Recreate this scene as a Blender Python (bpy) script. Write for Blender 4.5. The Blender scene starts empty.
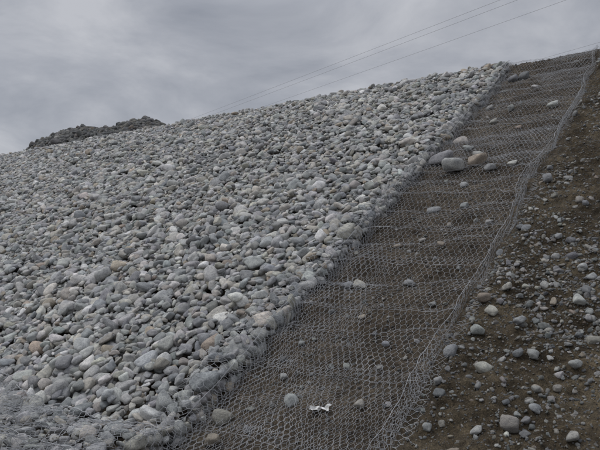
import bpy, math, random
import numpy as np
from mathutils import Matrix, Vector, Euler
rng=np.random.default_rng(7); random.seed(7)
scene=bpy.context.scene
COL=scene.collection
scene.view_settings.view_transform='Standard'; scene.view_settings.look='None'; scene.view_settings.exposure=0

# ---------------------------------------------------------------- noise
_perm=rng.random((256,256))
def vnoise(x,y,seed=0):
    x=np.asarray(x,float)+seed*17.31; y=np.asarray(y,float)+seed*9.77
    xi=np.floor(x).astype(int); yi=np.floor(y).astype(int)
    fx=x-xi; fy=y-yi; fx=fx*fx*(3-2*fx); fy=fy*fy*(3-2*fy)
    a=_perm[xi%256,yi%256]; b=_perm[(xi+1)%256,yi%256]; c=_perm[xi%256,(yi+1)%256]; d=_perm[(xi+1)%256,(yi+1)%256]
    return ((a*(1-fx)+b*fx)*(1-fy)+(c*(1-fx)+d*fx)*fy)*2-1
def fbm(x,y,oct=4,seed=0):
    v=0; a=1; f=1
    for o in range(oct):
        v=v+a*vnoise(np.asarray(x)*f,np.asarray(y)*f,seed+o*3); a*=.5; f*=2.03
    return v
def sstep(a,b,x):
    t=np.clip((np.asarray(x,float)-a)/(b-a),0,1); return t*t*(3-2*t)

# ---------------------------------------------------------------- bank profile (toe y=4, 30 degree slope, crest z~6.5)
SL=12.95
st=np.linspace(-5,20,2501)
ang=math.radians(30)*sstep(-.3,.3,st)*(1-sstep(SL-.35,SL+.35,st))
ds=st[1]-st[0]
yt=np.concatenate([[0],np.cumsum(np.cos((ang[1:]+ang[:-1])/2)*ds)])-5+4
zt=np.concatenate([[0],np.cumsum(np.sin((ang[1:]+ang[:-1])/2)*ds)])
ZTOP=zt[-1]
def P(X,s,w):
    X=np.asarray(X,float); s=np.asarray(s,float); w=np.asarray(w,float)
    a=np.interp(s,st,ang)
    y=np.where(s<-5,4+s,np.where(s>20,yt[-1]+(s-20),np.interp(s,st,yt)))
    z=np.interp(s,st,zt)
    return np.stack([X+0*s, y-np.sin(a)*w, z+np.cos(a)*w],-1)
XL,XR=-4.24,-2.24     # strip edges
def soil(X,s):
    X=np.asarray(X,float); s=np.asarray(s,float)
    instrip=sstep(XL-.25,XL-.05,X)*(1-sstep(XR-.02,XR+.25,X))
    right=sstep(XR-.02,XR+.3,X)
    left=1-sstep(XL-.25,XL-.05,X)
    ph=(s+.14*vnoise(X*1.3,s*.6,4)+.05*vnoise(X*4,s*2,14))/.98
    fr=ph-np.floor(ph)
    step=.10*(sstep(0,.8,fr)-sstep(.8,1,fr))-.03
    w=instrip*(-.11+step*sstep(.5,2.5,s)+.022*fbm(X*3,s*3,3,1)+.014*fbm(X*13,s*13,3,2)+.16*sstep(11.8,13.2,s))
    w=w+right*(.0+.06*fbm(X*1.1,s*1.1,3,5)+.035*fbm(X*5,s*5,3,6)+.022*fbm(X*15,s*15,3,8)+.32*sstep(10,13.2,s))
    w=w+left*(-.05)
    return w

def make_mesh(name,verts,faces,mat=None,smooth=False,parent=None):
    me=bpy.data.meshes.new(name)
    verts=np.asarray(verts,np.float32); faces=np.asarray(faces,np.int32)
    n=faces.shape[1]
    me.vertices.add(len(verts)); me.vertices.foreach_set('co',verts.ravel())
    me.loops.add(faces.size); me.loops.foreach_set('vertex_index',faces.ravel())
    me.polygons.add(len(faces)); me.polygons.foreach_set('loop_start',np.arange(0,faces.size,n,dtype=np.int32))
    me.update(calc_edges=True); me.validate()
    if smooth: me.polygons.foreach_set('use_smooth',np.ones(len(me.polygons),bool))
    ob=bpy.data.objects.new(name,me)
    if mat: me.materials.append(mat)
    COL.objects.link(ob)
    if parent: ob.parent=parent
    return ob

# ---------------------------------------------------------------- materials
def newmat(name,rough=.85):
    m=bpy.data.materials.new(name); m.use_nodes=True
    nt=m.node_tree; b=nt.nodes['Principled BSDF']; b.inputs['Roughness'].default_value=rough
    b.inputs['Specular IOR Level'].default_value=.25
    return m,nt,b
def N(nt,t,**k):
    n=nt.nodes.new(t)
    for a,v in k.items(): setattr(n,a,v)
    return n
def noise(nt,vec,scale,detail=5,rough=.55):
    n=N(nt,'ShaderNodeTexNoise'); n.inputs['Scale'].default_value=scale; n.inputs['Detail'].default_value=detail; n.inputs['Roughness'].default_value=rough
    nt.links.new(vec,n.inputs['Vector']); return n
def ramp(nt,fac,stops):
    r=N(nt,'ShaderNodeValToRGB'); e=r.color_ramp.elements
    while len(e)<len(stops): e.new(.5)
    for i,(p,c) in enumerate(stops):
        e[i].position=p; e[i].color=(*c,1) if len(c)==3 else c
    nt.links.new(fac,r.inputs['Fac']); return r
def mixc(nt,fac,a,b,mode='MIX'):
    m=N(nt,'ShaderNodeMix',data_type='RGBA',blend_type=mode)
    for s,v in ((0,fac),(6,a),(7,b)):
        if hasattr(v,'links'): nt.links.new(v,m.inputs[s])
        else: m.inputs[s].default_value=v if s==0 else (*v,1)
    return m.outputs[2]

# stone
stone_mat,nt,b=newmat('river_stone',.9)
at=N(nt,'ShaderNodeAttribute',attribute_type='INSTANCER',attribute_name='tint')
oi=N(nt,'ShaderNodeObjectInfo'); tc=N(nt,'ShaderNodeTexCoord')
off=N(nt,'ShaderNodeVectorMath',operation='ADD'); nt.links.new(tc.outputs['Object'],off.inputs[0])
sc=N(nt,'ShaderNodeVectorMath',operation='SCALE'); sc.inputs[0].default_value=(31,47,19); nt.links.new(oi.outputs['Random'],sc.inputs['Scale']); nt.links.new(sc.outputs[0],off.inputs[1])
v=off.outputs[0]
n1=noise(nt,v,1.3,4); n2=noise(nt,v,6,6,.7); n3=noise(nt,v,26,3,.6)
r1=ramp(nt,n1.outputs['Fac'],[(.3,(.70,.70,.71)),(.7,(1.2,1.18,1.14))])
r2=ramp(nt,n2.outputs['Fac'],[(.32,(.58,.57,.56)),(.5,(1,1,1)),(.72,(1.24,1.22,1.18))])
r3=ramp(nt,n3.outputs['Fac'],[(.35,(.74,.74,.74)),(.65,(1.2,1.2,1.2))])
c=mixc(nt,1,at.outputs['Color'],r1.outputs[0],'MULTIPLY'); c=mixc(nt,1,c,r2.outputs[0],'MULTIPLY'); c=mixc(nt,.8,c,r3.outputs[0],'MULTIPLY')
nt.links.new(c,b.inputs['Base Color'])
bp=N(nt,'ShaderNodeBump'); bp.inputs['Strength'].default_value=.7; bp.inputs['Distance'].default_value=.018
nt.links.new(n2.outputs['Fac'],bp.inputs['Height']); nt.links.new(bp.outputs[0],b.inputs['Normal'])

# ground
soil_mat,nt,b=newmat('bank_soil',.95)
tc=N(nt,'ShaderNodeTexCoord'); o=tc.outputs['Object']
sx=N(nt,'ShaderNodeSeparateXYZ'); nt.links.new(o,sx.inputs[0])
mr=N(nt,'ShaderNodeMapRange'); mr.inputs['From Min'].default_value=XR-.2; mr.inputs['From Max'].default_value=XR+.3; nt.links.new(sx.outputs[0],mr.inputs['Value'])
na=noise(nt,o,1.6,6,.6); nb=noise(nt,o,14,6,.7); nc=noise(nt,o,90,4,.7)
A=ramp(nt,na.outputs['Fac'],[(.3,(.044,.034,.024)),(.5,(.080,.063,.046)),(.72,(.140,.116,.088))])
B=ramp(nt,na.outputs['Fac'],[(.3,(.038,.029,.018)),(.5,(.074,.058,.038)),(.70,(.145,.118,.080))])
c=mixc(nt,mr.outputs[0],A.outputs[0],B.outputs[0])
rb=ramp(nt,nb.outputs['Fac'],[(.3,(.45,.45,.45)),(.5,(1,1,1)),(.7,(1.7,1.66,1.58))])
rc=ramp(nt,nc.outputs['Fac'],[(.35,(.5,.5,.5)),(.65,(1.55,1.55,1.52))])
c=mixc(nt,1,c,rb.outputs[0],'MULTIPLY'); c=mixc(nt,1,c,rc.outputs[0],'MULTIPLY')
nt.links.new(c,b.inputs['Base Color'])
ad=N(nt,'ShaderNodeMath',operation='MULTIPLY_ADD'); ad.inputs[1].default_value=.35; nt.links.new(nc.outputs['Fac'],ad.inputs[0]); nt.links.new(nb.outputs['Fac'],ad.inputs[2])
bp=N(nt,'ShaderNodeBump'); bp.inputs['Strength'].default_value=1; bp.inputs['Distance'].default_value=.05
nt.links.new(ad.outputs[0],bp.inputs['Height']); nt.links.new(bp.outputs[0],b.inputs['Normal'])

wire_mat,nt,b=newmat('galvanised_wire',.6); b.inputs['Metallic'].default_value=.2
tc=N(nt,'ShaderNodeTexCoord'); n=noise(nt,tc.outputs['Object'],3,4); r=ramp(nt,n.outputs['Fac'],[(.3,(.26,.265,.275)),(.7,(.50,.51,.525))]); nt.links.new(r.outputs[0],b.inputs['Base Color'])
cable_mat,nt,b=newmat('aluminium_cable',.5); b.inputs['Base Color'].default_value=(.30,.30,.31,1)
paper_mat,nt,b=newmat('white_plastic',.6)
tc=N(nt,'ShaderNodeTexCoord'); n=noise(nt,tc.outputs['Object'],30,4); r=ramp(nt,n.outputs['Fac'],[(.3,(.55,.54,.5)),(.6,(.8,.8,.79))]); nt.links.new(r.outputs[0],b.inputs['Base Color'])

# ---------------------------------------------------------------- ground sheet
xs=np.concatenate([[-900,-400,-200,-120,-80,-60,-45,-34,-25,-18,-12,-8,-6,-5.2],np.arange(-4.8,1.6,.026),[1.8,2.2,3,4.5,7,12,20,40,80,200,500,900]])
ss=np.concatenate([[-900,-400,-150,-60,-30,-15,-8,-5,-4],np.arange(-3,14.4,.030),[14.6,15,16,18,20,25,35,60,120,300,900]])
GX,GS=np.meshgrid(xs,ss,indexing='ij')
w=soil(GX,GS); v=P(GX,GS,w)
nx,ns=GX.shape
idx=np.arange(nx*ns).reshape(nx,ns)
f=np.stack([idx[:-1,:-1],idx[1:,:-1],idx[1:,1:],idx[:-1,1:]],-1).reshape(-1,4)
make_mesh('ground',v.reshape(-1,3),f,soil_mat,True)

# ---------------------------------------------------------------- stone library
lib=bpy.data.collections.new('stone_shapes')
import bmesh
def stone_shape(i,sub=3):
    r=np.random.default_rng(100+i)
    bm=bmesh.new(); bmesh.ops.create_icosphere(bm,subdivisions=sub,radius=1)
    d=np.array([v.co[:] for v in bm.verts]); d/=np.linalg.norm(d,axis=1)[:,None]
    k=r.integers(7,14); n=r.normal(size=(k,3)); n/=np.linalg.norm(n,axis=1)[:,None]
    n=np.concatenate([n,np.eye(3),-np.eye(3)]); kk=np.concatenate([r.uniform(.62,1.05,k),r.uniform(.8,1.05,6)])
    p=r.uniform(7,18)
    q=np.maximum(d@n.T,0)/kk
    rad=(q**p).sum(1)**(-1/p)
    ph=r.uniform(0,6,6)
    rad*=1+.03*np.sin(3*d[:,0]*2+ph[0])*np.sin(2.7*d[:,1]*2+ph[1])+.018*np.sin(8*d[:,2]+ph[2])*np.sin(7*d[:,0]+ph[3])
    c=d*rad[:,None]; c/=np.abs(c).max(0)
    for vv,co in zip(bm.verts,c): vv.co=co
    for fc in bm.faces: fc.smooth=True
    me=bpy.data.meshes.new('stone_shape'); bm.to_mesh(me); bm.free(); me.materials.append(stone_mat)
    ob=bpy.data.objects.new('stone_shape_%02d'%i,me); lib.objects.link(ob)
NS=28
for i in range(NS): stone_shape(i)

def gn_group():
    ng=bpy.data.node_groups.new('stone_scatter','GeometryNodeTree')
    ng.interface.new_socket('Geometry',in_out='INPUT',socket_type='NodeSocketGeometry')
    ng.interface.new_socket('Geometry',in_out='OUTPUT',socket_type='NodeSocketGeometry')
    gi=ng.nodes.new('NodeGroupInput'); go=ng.nodes.new('NodeGroupOutput')
    mp=ng.nodes.new('GeometryNodeMeshToPoints'); ip=ng.nodes.new('GeometryNodeInstanceOnPoints')
    ci=ng.nodes.new('GeometryNodeCollectionInfo'); ci.inputs['Collection'].default_value=lib
    ci.inputs['Separate Children'].default_value=True; ci.inputs['Reset Children'].default_value=True
    def na(name,t):
        n=ng.nodes.new('GeometryNodeInputNamedAttribute'); n.data_type=t; n.inputs['Name'].default_value=name; return n.outputs['Attribute']
    e=ng.nodes.new('FunctionNodeEulerToRotation'); L=ng.links.new
    L(na('rot','FLOAT_VECTOR'),e.inputs[0]); L(gi.outputs[0],mp.inputs['Mesh']); L(mp.outputs[0],ip.inputs['Points'])
    L(ci.outputs[0],ip.inputs['Instance']); ip.inputs['Pick Instance'].default_value=True
    L(na('shape','INT'),ip.inputs['Instance Index']); L(e.outputs[0],ip.inputs['Rotation']); L(na('scl','FLOAT_VECTOR'),ip.inputs['Scale'])
    L(ip.outputs[0],go.inputs[0]); return ng
NG=gn_group()
PAL=np.array([[.41,.418,.418],[.345,.357,.365],[.47,.473,.463],[.29,.303,.315],[.44,.425,.39],[.51,.495,.455],[.38,.392,.385],[.55,.55,.54],[.42,.37,.31],[.72,.71,.68]])
PW=np.array([.2,.16,.17,.10,.12,.08,.08,.08,.03,.015]); PW/=PW.sum()
PW2=np.array([.14,.16,.12,.12,.12,.1,.08,.06,.07,.03]); PW2/=PW2.sum()
def scatter(name,X,s,w,ax,yaw,tilt,gain=1.0,pw=PW,pos=None,var=.16):
    n=len(X)
    co=P(X,s,w) if pos is None else pos
    a=np.interp(s,st,ang)
    rots=np.zeros((n,3))
    for i in range(n):
        M=Matrix.Rotation(a[i],3,'X')@Matrix.Rotation(tilt[i,0],3,'X')@Matrix.Rotation(tilt[i,1],3,'Y')@Matrix.Rotation(yaw[i],3,'Z')
        rots[i]=M.to_euler()[:]
    me=bpy.data.meshes.new(name); me.vertices.add(n); me.vertices.foreach_set('co',co.astype(np.float32).ravel())
    def at(nm,t,key,arr):
        A=me.attributes.new(nm,t,'POINT'); A.data.foreach_set(key,arr.ravel())
    at('rot','FLOAT_VECTOR','vector',rots.astype(np.float32)); at('scl','FLOAT_VECTOR','vector',ax.astype(np.float32))
    at('shape','INT','value',rng.integers(0,NS,n).astype(np.int32))
    t=PAL[rng.choice(len(PAL),n,p=pw)]*np.exp(rng.normal(0,var,(n,1)))*gain*(1+rng.normal(0,.015,(n,3)))
    at('tint','FLOAT_COLOR','color',np.concatenate([np.clip(t,0.02,.75),np.ones((n,1))],1).astype(np.float32))
    ob=bpy.data.objects.new(name,me); COL.objects.link(ob)
    m=ob.modifiers.new('scatter','NODES'); m.node_group=NG
    return ob

# ---------------------------------------------------------------- cobble blanket by dropping stones on a height field
RES=.018
X0,X1,S0,S1=-31,XL+.05,-3.0,14.2
HX=int((X1-X0)/RES); HS=int((S1-S0)/RES)
gx=X0+(np.arange(HX)+.5)*RES; gs=S0+(np.arange(HS)+.5)*RES
GXX,GSS=np.meshgrid(gx,gs,indexing='ij')
H=(-.01-.10*sstep(XL-.10+.10*vnoise(0*GSS,GSS*1.2,12),XL+.06,GXX)+.035*fbm(GXX*.5,GSS*.5,3,11)).astype(np.float32)
apron=(1-sstep(-.25,.05,GSS)); H+=(.05*apron).astype(np.float32)
NST=84000
xs_=[];ss_=[];ws_=[];ax_=[];yw_=[]
sizes=np.clip(np.exp(rng.normal(math.log(.0475),.42,NST)),.019,.135)
order=np.argsort(-sizes+rng.normal(0,.04,NST)); sizes=sizes[order]
asp=rng.uniform(.6,.96,NST); th=rng.uniform(.46,.82,NST); yaws=rng.uniform(0,math.pi,NST)
RD=8
yy,xx=np.meshgrid(np.arange(-RD,RD+1),np.arange(-RD,RD+1))
K=4
cx=rng.random((NST,K)); cs=rng.random((NST,K))
for i in range(NST):
    a=sizes[i]; bb=a*asp[i]; cc=a*asp[i]*th[i]
    R_=min(RD,int(a/RES)+1)
    ix=(8+cx[i]*(HX-12)).astype(int); js=(8+cs[i]*(HS-17)).astype(int)
    k=np.argmin(H[ix,js]); I=int(ix[k]); J=int(js[k])
    sl0=max(I-R_,0); sl1=min(I+R_+1,HX); t0=J-R_; t1=J+R_+1
    pat=H[sl0:sl1,t0:t1]
    ux=xx[sl0-I+RD:sl1-I+RD,RD-R_:RD+R_+1]*RES; uy=yy[sl0-I+RD:sl1-I+RD,RD-R_:RD+R_+1]*RES
    c_,s_=math.cos(yaws[i]),math.sin(yaws[i])
    q=((ux*c_+uy*s_)/a)**2+((-ux*s_+uy*c_)/bb)**2
    m=q<1
    d=cc*np.sqrt(np.where(m,1-q,0))
    hh=(pat+d)[m]
    w0=.55*hh.max()+.45*hh.mean()
    if w0>.165: w0=.165+random.uniform(-.02,.01)
    np.copyto(pat,np.maximum(pat,w0+d),where=m)
    xs_.append(gx[I]); ss_.append(gs[J]); ws_.append(w0); ax_.append((a,bb,cc)); yw_.append(yaws[i])
X=np.array(xs_)+rng.uniform(-.01,.01,NST); S=np.array(ss_)+rng.uniform(-.01,.01,NST); W=np.array(ws_); AX=np.array(ax_)
til=rng.normal(0,.34,(NST,2))
scatter('cobble_slope_blanket',X,S,W,AX*1.07,np.array(yw_),til)
# stones packed against the side panel, filling the edge of the mattress
n=900
X=XL+rng.uniform(-.10,.03,n); S=rng.uniform(-.2,12.9,n); a=np.clip(np.exp(rng.normal(math.log(.055),.3,n)),.03,.10)
AX=np.stack([a,a*rng.uniform(.65,.95,n),a*rng.uniform(.5,.8,n)],1)
scatter('cobble_slope_blanket',X,S,rng.uniform(-.11,.07,n),AX,rng.uniform(0,3,n),rng.normal(0,.5,(n,2)))
# far continuation
n=12000
X=rng.uniform(-95,-30.5,n); S=rng.uniform(-3,14.5,n); a=rng.uniform(.08,.19,n)
AX=np.stack([a,a*rng.uniform(.7,.95,n),a*rng.uniform(.45,.7,n)],1)
scatter('cobble_slope_blanket',X,S,rng.uniform(-.05,.08,n),AX,rng.uniform(0,3,n),rng.normal(0,.3,(n,2)))
def Hs(x,s):
    i=np.clip(((np.asarray(x)-X0)/RES).astype(int),0,HX-1); j=np.clip(((np.asarray(s)-S0)/RES).astype(int),0,HS-1)
    return H[i,j]

# ---------------------------------------------------------------- stones lying on the right soil and in the strip
def soilstones(name,n,xr,sr,amed,asig,clip,dens=None,sink=.35,gain=.8):
    X=rng.uniform(*xr,n*3); S=rng.uniform(*sr,n*3)
    if dens is not None:
        keep=rng.random(n*3)<dens(X,S); X=X[keep]; S=S[keep]
    X=X[:n]; S=S[:n]; m=len(X)
    a=np.clip(np.exp(rng.normal(math.log(amed),asig,m)),*clip)
    AX=np.stack([a,a*rng.uniform(.6,.95,m),a*rng.uniform(.42,.75,m)],1)
    W=soil(X,S)+AX[:,2]*(1-2*sink*rng.uniform(.4,1.5,m))
    return scatter(name,X,S,W,AX,rng.uniform(0,3.1,m),rng.normal(0,.3,(m,2)),gain,PW2)
dn=lambda X,S: np.clip(.30+.9*fbm(X*1.3,S*1.1,3,21)+.3*(S<5)-.02*S,.06,1)
XQ=.3
soilstones('loose_stones',750,(XR+.10,XQ),(-1.5,14),.024,.5,(.012,.065),dn,.4,.76)
soilstones('loose_stones',9000,(XR+.03,XQ),(-1.5,14),.011,.5,(.005,.03),dn,.4,.62)
soilstones('gravel',34000,(XR,XQ),(-1.5,14),.0055,.45,(.0025,.015),None,.3,.48)
soilstones('gravel',1500,(XQ,2.5),(-1.5,14),.016,.5,(.006,.05),None,.3,.6)
soilstones('gravel',18000,(XL,XR),(-.5,14),.006,.5,(.0025,.016),None,.3,.42)
soilstones('gravel',900,(XL,XR),(-.5,13),.015,.5,(.008,.045),None,.4,.62)

# larger individual stones measured on the bank: x, distance up slope, half length
ST=np.array([(-3.95,.44,.10),(-3.86,.18,.085),(-3.42,.85,.079),(-3.85,2.91,.073),(-3.66,2.87,.09),(-3.05,2.95,.074),(-3.46,4.97,.095),(-3.91,6.69,.19),(-3.58,6.34,.165),(-3.23,6.48,.15),(-2.98,6.22,.10),(-3.91,7.73,.13),(-3.95,7.0,.11),(-3.62,7.25,.08),(-3.36,6.94,.10),
(-3.83,11.51,.13),(-3.62,11.58,.13),(-2.60,9.25,.10),(-3.87,9.59,.08),(-3.40,9.32,.08),(-2.66,6.34,.07),(-2.42,7.88,.05),(-3.03,5.04,.056),(-3.74,2.3,.045),(-2.81,1.75,.045),(-3.75,1.64,.04),
(-3.3,2.2,.04),(-2.6,2.5,.045),(-2.7,.9,.05),(-3.7,1.15,.045),(-3.1,1.4,.04),(-2.9,3.7,.05),(-3.6,3.9,.055),(-2.5,4.4,.05),(-3.2,5.6,.06),(-3.5,8.5,.07),(-3.0,8.2,.06),(-3.2,10.6,.07),
(-1.97,5.44,.067),(-2.08,1.6,.065),(-1.95,1.95,.07),(-1.75,1.45,.065),(-1.4,.85,.075),(-1.6,2.15,.06),(-1.4,1.7,.05),(-2.0,2.45,.08),(-1.62,.75,.05),(-2.0,1.05,.055),(-1.95,4.0,.06),(-1.05,1.6,.055),(-.95,.8,.05),(-1.25,1.05,.05),(-1.15,2.5,.06),(-1.82,2.6,.055),(-1.88,2.25,.06),(-2.0,.7,.045),(-1.7,.45,.05),(-1.5,3.3,.045),
(-1.3,.25,.05),(-1.1,.4,.05),(-1.35,2.05,.045),(-1.2,3.1,.05),(-1.45,4.6,.05),(-1.5,2.75,.05)])
m=len(ST); a=ST[:,2]
AX=np.stack([a,a*rng.uniform(.72,.95,m),a*rng.uniform(.5,.78,m)],1)
scatter('boulder_cluster',ST[:,0],ST[:,1],soil(ST[:,0],ST[:,1])+AX[:,2]*.65,AX,rng.uniform(-.4,.4,m),rng.normal(0,.2,(m,2)),.85,PW2)
# brighter big stones lying on the blanket
ST=np.array([(-9.3,8.2,.17),(-9.7,8.0,.15),(-8.9,8.4,.12),(-4.9,2.1,.11),(-4.95,1.8,.12),(-6.5,2.6,.10),(-5.6,3.9,.10),(-7.9,4.4,.12),(-5.0,5.6,.11),(-6.1,.7,.11),(-6.7,.5,.12),(-10.5,5,.13),(-12,7.5,.15),(-6.8,9.2,.14),(-5.4,10.6,.14)])
m=len(ST); a=ST[:,2]; AX=np.stack([a,a*.8,a*.55],1)
scatter('boulder_cluster',ST[:,0],ST[:,1],Hs(ST[:,0],ST[:,1])+AX[:,2]*.35,AX,rng.uniform(0,3,m),rng.normal(0,.2,(m,2)),1.0,np.array([.1,0,.2,0,.2,.2,0,.2,0,.1]))

# ---------------------------------------------------------------- gabion wire mesh
class Wires:
    def __init__(s): s.a=[];s.b=[];s.r=[]
    def add(s,A,B,r): s.a.append(A); s.b.append(B); s.r.append(np.full(len(A),r))
    def build(s,name,parent=None):
        A=np.concatenate(s.a);B=np.concatenate(s.b);R=np.concatenate(s.r)[:,None]
        d=B-A; l=np.linalg.norm(d,axis=1)[:,None]; ok=(l[:,0]>1e-4)&(l[:,0]<.4); A,B,R,d,l=A[ok],B[ok],R[ok],d[ok],l[ok]; d=d/l
        A=A-d*R*.4; B=B+d*R*.4
        h=np.where(np.abs(d[:,2:3])>.9,np.array([[1.,0,0]]),np.array([[0,0,1.]]))
        u=np.cross(d,h); u/=np.linalg.norm(u,axis=1)[:,None]; v=np.cross(d,u)
        V=[]; Q=4
        for E in (A,B):
            for k in range(Q):
                t=k*2*math.pi/Q
                V.append(E+R*(u*math.cos(t)+v*math.sin(t)))
        V=np.stack(V,1); n=len(A); base=(np.arange(n)*2*Q)[:,None]
        F=np.concatenate([base+np.array([[k,(k+1)%Q,Q+(k+1)%Q,Q+k]]) for k in range(Q)],0)
        return make_mesh(name,V.reshape(-1,3),F,wire_mat,True,parent)
def hexmesh(W,fn,p0,p1,t0,t1,cw=.068,a=.032,b=.036,rt=.0021,rw=.0013,mask=None):
    """twisted hexagonal netting in parameter space (p,t) -> fn(p,t) world"""
    p=a+b; K=int((t1-t0)/p)+1; I=int((p1-p0)/cw)+1
    k,i=np.meshgrid(np.arange(K),np.arange(I),indexing='ij'); k=k.ravel(); i=i.ravel()
    x=p0+(i+.5*(k%2))*cw; t=t0+k*p
    def add(x1,t1_,x2,t2,r):
        m=(x1<=p1+.001)&(x2<=p1+.001)&(x1>=p0-.001)&(x2>=p0-.001)&(t2<=t1+.001)
        if mask is not None: m&=mask(x1,t1_)
        x1,t1_,x2,t2=x1[m],t1_[m],x2[m],t2[m]
        if len(x1)==0: return
        W.add(fn(x1,t1_),fn(x2,t2),r)
    add(x,t,x,t+a,rt)
    for sg in (-1,1): add(x,t+a,x+sg*cw/2,t+p,rw)
def line(W,fn,n,r):
    q=np.linspace(0,1,n); pts=fn(q); W.add(pts[:-1],pts[1:],r)

W1=Wires()
def lid_w(X,s):
    bl=np.maximum.reduce([soil(X,s+d) for d in (-.12,-.06,0,.06,.12)])
    return bl+.010+.045*np.maximum(0,vnoise(X*1.4,s*1.6,31))+.016*vnoise(X*5,s*5,33)
jx=lambda X,s:.032*vnoise(X*1.8,s*1.8,41)+.014*vnoise(X*8,s*8,43)
js_=lambda X,s:.032*vnoise(X*1.8,s*1.8,45)+.014*vnoise(X*8,s*8,47)
f_floor=lambda x,t:P(x+jx(x,t),t+js_(x,t),lid_w(x,t))
hexmesh(W1,f_floor,XL,XR,-.2,12.9,rt=.0021,rw=.0013)
f2=lambda x,t:P(x+jx(x+5,t)+.03*np.sin(t*.8),t+js_(x+9,t),lid_w(x,t)+.02+.04*np.maximum(0,vnoise(x*1.2,t*1.4,51)))
hexmesh(W1,f2,XL+.03,XR-.02,-.2,12.9,rt=.0018,rw=.0011,mask=lambda x,t:vnoise(x*.6,t*.45,53)>.12)
for kk in range(0,13):
    s0=.45+kk*.98+random.uniform(-.06,.06)
    lean=random.uniform(.7,1.2)
    fd=lambda x,t,s0=s0,lean=lean:P(x+jx(x,t+s0),s0-t*math.sin(lean)*1.0+.07*vnoise(x*1.6,s0,3)+.02*vnoise(x*6,s0,3)+js_(x,t+s0),lid_w(x,s0+0*x)+t*math.cos(lean)*.8*(.5+.7*vnoise(x*1.5,s0,61)))
    hexmesh(W1,fd,XL,XR,0,.20,rt=.0018,rw=.0011)
    line(W1,lambda q,fd=fd:fd(XL+q*(XR-XL),.19+0*q),60,.0018)
wm=W1.build('gabion_wire_mesh')
W2=Wires()
def f_right(p,t):
    hgt=.28*(.85+.3*vnoise(p*.8,1,71))*(1-.5*sstep(11.8,13,p))
    tt=t/.32
    x=XR+.06*vnoise(p*.9,2,73)+tt*(.05+.13*vnoise(p*.7,5,75))+jx(t*3,p)
    return P(x,p+js_(t*3,p),-.10+hgt*tt+.16*sstep(11.5,13.1,p))
hexmesh(W2,f_right,-.3,12.9,0,.32,rt=.0024,rw=.0016)
line(W2,lambda q:f_right(-.3+q*13.2,.315+0*q),260,.0028)
def f_right2(p,t):
    q=f_right(p,t); q[...,0]+=.05*np.sin(t*9)+.03*vnoise(p*2,t*4,77); return q
hexmesh(W2,f_right2,-.3,12.9,0,.30,mask=lambda p,t:vnoise(p*.7,1,79)>-.3)
def f_rflap(p,t):
    x=XR+.06+t+.05*vnoise(p*.9,2,73)+jx(p,t)
    return P(x,p+js_(p,t),soil(x,p)+.012+.08*np.exp(-t*9)+.02*vnoise(p*3,t*3,5))
hexmesh(W2,f_rflap,-.3,12.9,0,.16,mask=lambda p,t:t<.09+.12*vnoise(p*.8,2,78))
W2.build('gabion_side_panel')
# left wall of the filled mattress: double panel standing in front of the cobbles, top folded over them
W3=Wires()
def f_left(p,t,off=0.):
    up=np.clip(t/.29,0,1); over=np.maximum(t-.29,0)
    xb=XL+.12+.05*vnoise(p*.9,7,83)+.025*vnoise(p*3.5,2,86)+off
    x=xb-(.08+.06*vnoise(p*1.7,3,84))*up-over+jx(t*3,p+3)+.045*np.sin(up*3.1)
    h=np.maximum.reduce([Hs(x+dx,p+dy) for dx in(-.05,0,.05) for dy in(-.06,0,.06)])
    w=np.where(over>0,np.maximum(h,.12)+.008,-.12+(.27+.05*vnoise(p*1.3,2,88))*up)
    return P(x,p+js_(t*3,p+5),w)
hexmesh(W3,f_left,-.3,12.9,0,.80,rt=.0025,rw=.0017,mask=lambda p,t:t<.38+.16*vnoise(p*.9,9,85)+.32*(1-sstep(1.5,4.5,p)))
hexmesh(W3,lambda p,t:f_left(p+.03,t,.03),-.3,12.9,0,.27,rt=.0022,rw=.0015,mask=lambda p,t:vnoise(p*.6,1,87)>-.2)
line(W3,lambda q:f_left(-.3+q*13.2,.27+0*q,.02),260,.0032)
W3.build('gabion_side_panel')
W4=Wires()
def f_toe(p,t,lift=0.):
    x=p; s=t
    h=np.maximum.reduce([Hs(x+dx,s+dy) for dx in(-.08,0,.08) for dy in(-.08,0,.08)])
    return P(x+jx(x,s),s+js_(x,s),h+.010+lift+.015*vnoise(x*3,s*3,91))
edge=lambda x:.10+.30*vnoise(x*.8,3,93)
hexmesh(W4,f_toe,-12,XL+.1,-2.6,.6,rt=.0026,rw=.0018,mask=lambda x,t:t<edge(x))
hexmesh(W4,lambda p,t:f_toe(p+.03,t+.02,.03),-12,XL+.1,-2.6,.4,rt=.0024,rw=.0016,mask=lambda x,t:(t<edge(x)-.15)&(vnoise(x*.7,t*.7,95)>.1))
line(W4,lambda q:f_toe(-12+q*7.8,edge(-12+q*7.8),.01),180,.0036)
for s0 in (-.9,-1.9): line(W4,lambda q:f_toe(-12+q*7.8,s0+.03*vnoise(q*9,s0,4),.012),180,.0036)
W4.build('toe_mattress_mesh')

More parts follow.
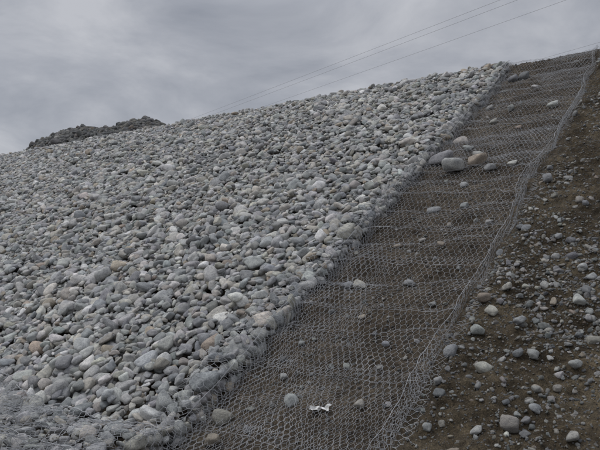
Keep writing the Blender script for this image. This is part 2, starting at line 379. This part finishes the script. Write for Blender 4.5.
# ---------------------------------------------------------------- rubble mounds beyond crest
def mound(cx,cy,rx,ry,h,n,amed,seed,name,flat=2.2):
    r=np.random.default_rng(seed)
    th=r.uniform(0,2*math.pi,n); q=np.sqrt(r.random(n))*1.02
    x=cx+np.cos(th)*q*rx; y=cy+np.sin(th)*q*ry
    def hf(x,y):
        d=np.sqrt(((x-cx)/rx)**2+((y-cy)/ry)**2)
        return ZTOP-.05+h*np.clip(1-d**flat,0,1)*(1+.11*fbm(x*.4,y*.4,3,seed))
    z=hf(x,y)
    a=np.clip(np.exp(r.normal(math.log(amed),.4,n)),.06,.4)
    AX=np.stack([a,a*r.uniform(.6,.95,n),a*r.uniform(.5,.8,n)],1)
    ob=scatter(name,x,np.full(n,18.),z,AX,r.uniform(0,3,n),r.normal(0,.5,(n,2)),.36,PW,pos=np.stack([x,y,z],1))
    g=np.linspace(-1.05,1.05,60); A,B=np.meshgrid(cx+g*rx,cy+g*ry,indexing='ij')
    V=np.stack([A,B,hf(A,B)-.1],-1).reshape(-1,3); idx=np.arange(3600).reshape(60,60)
    F=np.stack([idx[:-1,:-1],idx[1:,:-1],idx[1:,1:],idx[:-1,1:]],-1).reshape(-1,4)
    make_mesh('core',V,F,soil_mat,True,ob)
mound(-34.8,25.9,8.4,5.5,4.0,14000,.11,3,'rubble_mound')
mound(-33.3,28.2,5.6,4.0,4.9,9000,.11,4,'rubble_mound')
mound(-57,28.5,10,5,4.4,6000,.16,5,'rubble_mound')
mound(-21,29,4,2.5,3.1,4000,.10,9,'rubble_mound')

# ---------------------------------------------------------------- overhead cables
root=bpy.data.objects.new('power_lines',None); COL.objects.link(root)
R=Vector((.822,.569,0));F_=Vector((-.569,.822,0)); D=(R*-.8+F_).normalized()
for i,(lat,z) in enumerate([(15.7,23.5),(16.6,23.3),(21.1,23.5),(35.9,23.5)]):
    p0=R*lat+F_*50
    cu=bpy.data.curves.new('cable','CURVE'); cu.dimensions='3D'; cu.bevel_depth=.010; cu.bevel_resolution=1
    spl=cu.splines.new('POLY'); M=60; spl.points.add(M-1)
    for k in range(M):
        t=-70+300*k/(M-1); sag=((t-80)/150)**2*1.5-1.0
        q=p0+D*t; spl.points[k].co=(q.x,q.y,z+sag*.6,1)
    cu.materials.append(cable_mat)
    ob=bpy.data.objects.new('cable_%d'%(i+1),cu); COL.objects.link(ob); ob.parent=root

# plastic scrap
x,s=-3.05,.78
g=np.linspace(-1,1,14); A,B=np.meshgrid(g*.10,g*.032,indexing='ij')
xx_=x+A*.9+B*.3+.02*vnoise(A*30,B*40,3); s2=s+B*(1+.6*vnoise(A*25,0*A,4))+A*.25+.012*vnoise(A*40,B*50,8)
V=P(xx_,s2,float(soil(x,s))+.045+.025*vnoise(A*30,B*60,5)+.012*vnoise(A*80,B*90,6)).reshape(-1,3); idx=np.arange(196).reshape(14,14)
make_mesh('plastic_scrap',V,np.stack([idx[:-1,:-1],idx[1:,:-1],idx[1:,1:],idx[:-1,1:]],-1).reshape(-1,4),paper_mat)

# ---------------------------------------------------------------- sky and sun
wd=bpy.data.worlds.new('World'); scene.world=wd; wd.use_nodes=True; nt=wd.node_tree; nt.nodes.clear()
el,az=math.radians(55),math.radians(250)
sky=N(nt,'ShaderNodeTexSky'); sky.sky_type='NISHITA'; sky.sun_disc=False; sky.sun_elevation=el; sky.sun_rotation=az
b1=N(nt,'ShaderNodeBackground'); b1.inputs['Strength'].default_value=.08; nt.links.new(sky.outputs[0],b1.inputs[0])
tc=N(nt,'ShaderNodeTexCoord'); sp=N(nt,'ShaderNodeSeparateXYZ'); nt.links.new(tc.outputs['Generated'],sp.inputs[0])
ad=N(nt,'ShaderNodeMath',operation='ADD'); ad.inputs[1].default_value=.18; nt.links.new(sp.outputs[2],ad.inputs[0])
mx=N(nt,'ShaderNodeMath',operation='MAXIMUM'); mx.inputs[1].default_value=.1; nt.links.new(ad.outputs[0],mx.inputs[0])
dx=N(nt,'ShaderNodeMath',operation='DIVIDE'); dy=N(nt,'ShaderNodeMath',operation='DIVIDE')
nt.links.new(sp.outputs[0],dx.inputs[0]); nt.links.new(mx.outputs[0],dx.inputs[1]); nt.links.new(sp.outputs[1],dy.inputs[0]); nt.links.new(mx.outputs[0],dy.inputs[1])
cb=N(nt,'ShaderNodeCombineXYZ'); nt.links.new(dx.outputs[0],cb.inputs[0]); nt.links.new(dy.outputs[0],cb.inputs[1])
n1=noise(nt,cb.outputs[0],1.7,7,.56); n1.inputs['Distortion'].default_value=.35
cr=ramp(nt,n1.outputs['Fac'],[(.34,(.29,.308,.352)),(.5,(.395,.41,.452)),(.66,(.53,.54,.575))])
up=N(nt,'ShaderNodeMapRange'); up.inputs['From Min'].default_value=.38; up.inputs['From Max'].default_value=.9; up.inputs['To Min'].default_value=1.0; up.inputs['To Max'].default_value=2.4
nt.links.new(sp.outputs[2],up.inputs['Value'])
b2=N(nt,'ShaderNodeBackground'); nt.links.new(cr.outputs[0],b2.inputs[0]); nt.links.new(up.outputs[0],b2.inputs[1])
ms=N(nt,'ShaderNodeMixShader'); ms.inputs[0].default_value=.92; nt.links.new(b1.outputs[0],ms.inputs[1]); nt.links.new(b2.outputs[0],ms.inputs[2])
wo=N(nt,'ShaderNodeOutputWorld'); nt.links.new(ms.outputs[0],wo.inputs[0])
sl=bpy.data.lights.new('sun','SUN'); sl.energy=1.2; sl.angle=math.radians(24); sl.color=(1,.98,.95)
so=bpy.data.objects.new('sun',sl); COL.objects.link(so)
dirv=Vector((math.sin(az)*math.cos(el),math.cos(az)*math.cos(el),math.sin(el)))
so.rotation_euler=dirv.to_track_quat('Z','Y').to_euler()

cam=bpy.data.cameras.new('camera'); cam.lens=37.2; cam.sensor_width=36; cam.clip_end=3000; cam.clip_start=.05
co=bpy.data.objects.new('camera',cam); COL.objects.link(co); co.location=(0,0,1.6)
co.rotation_euler=(math.radians(93.7),0,math.radians(34.7)); scene.camera=co
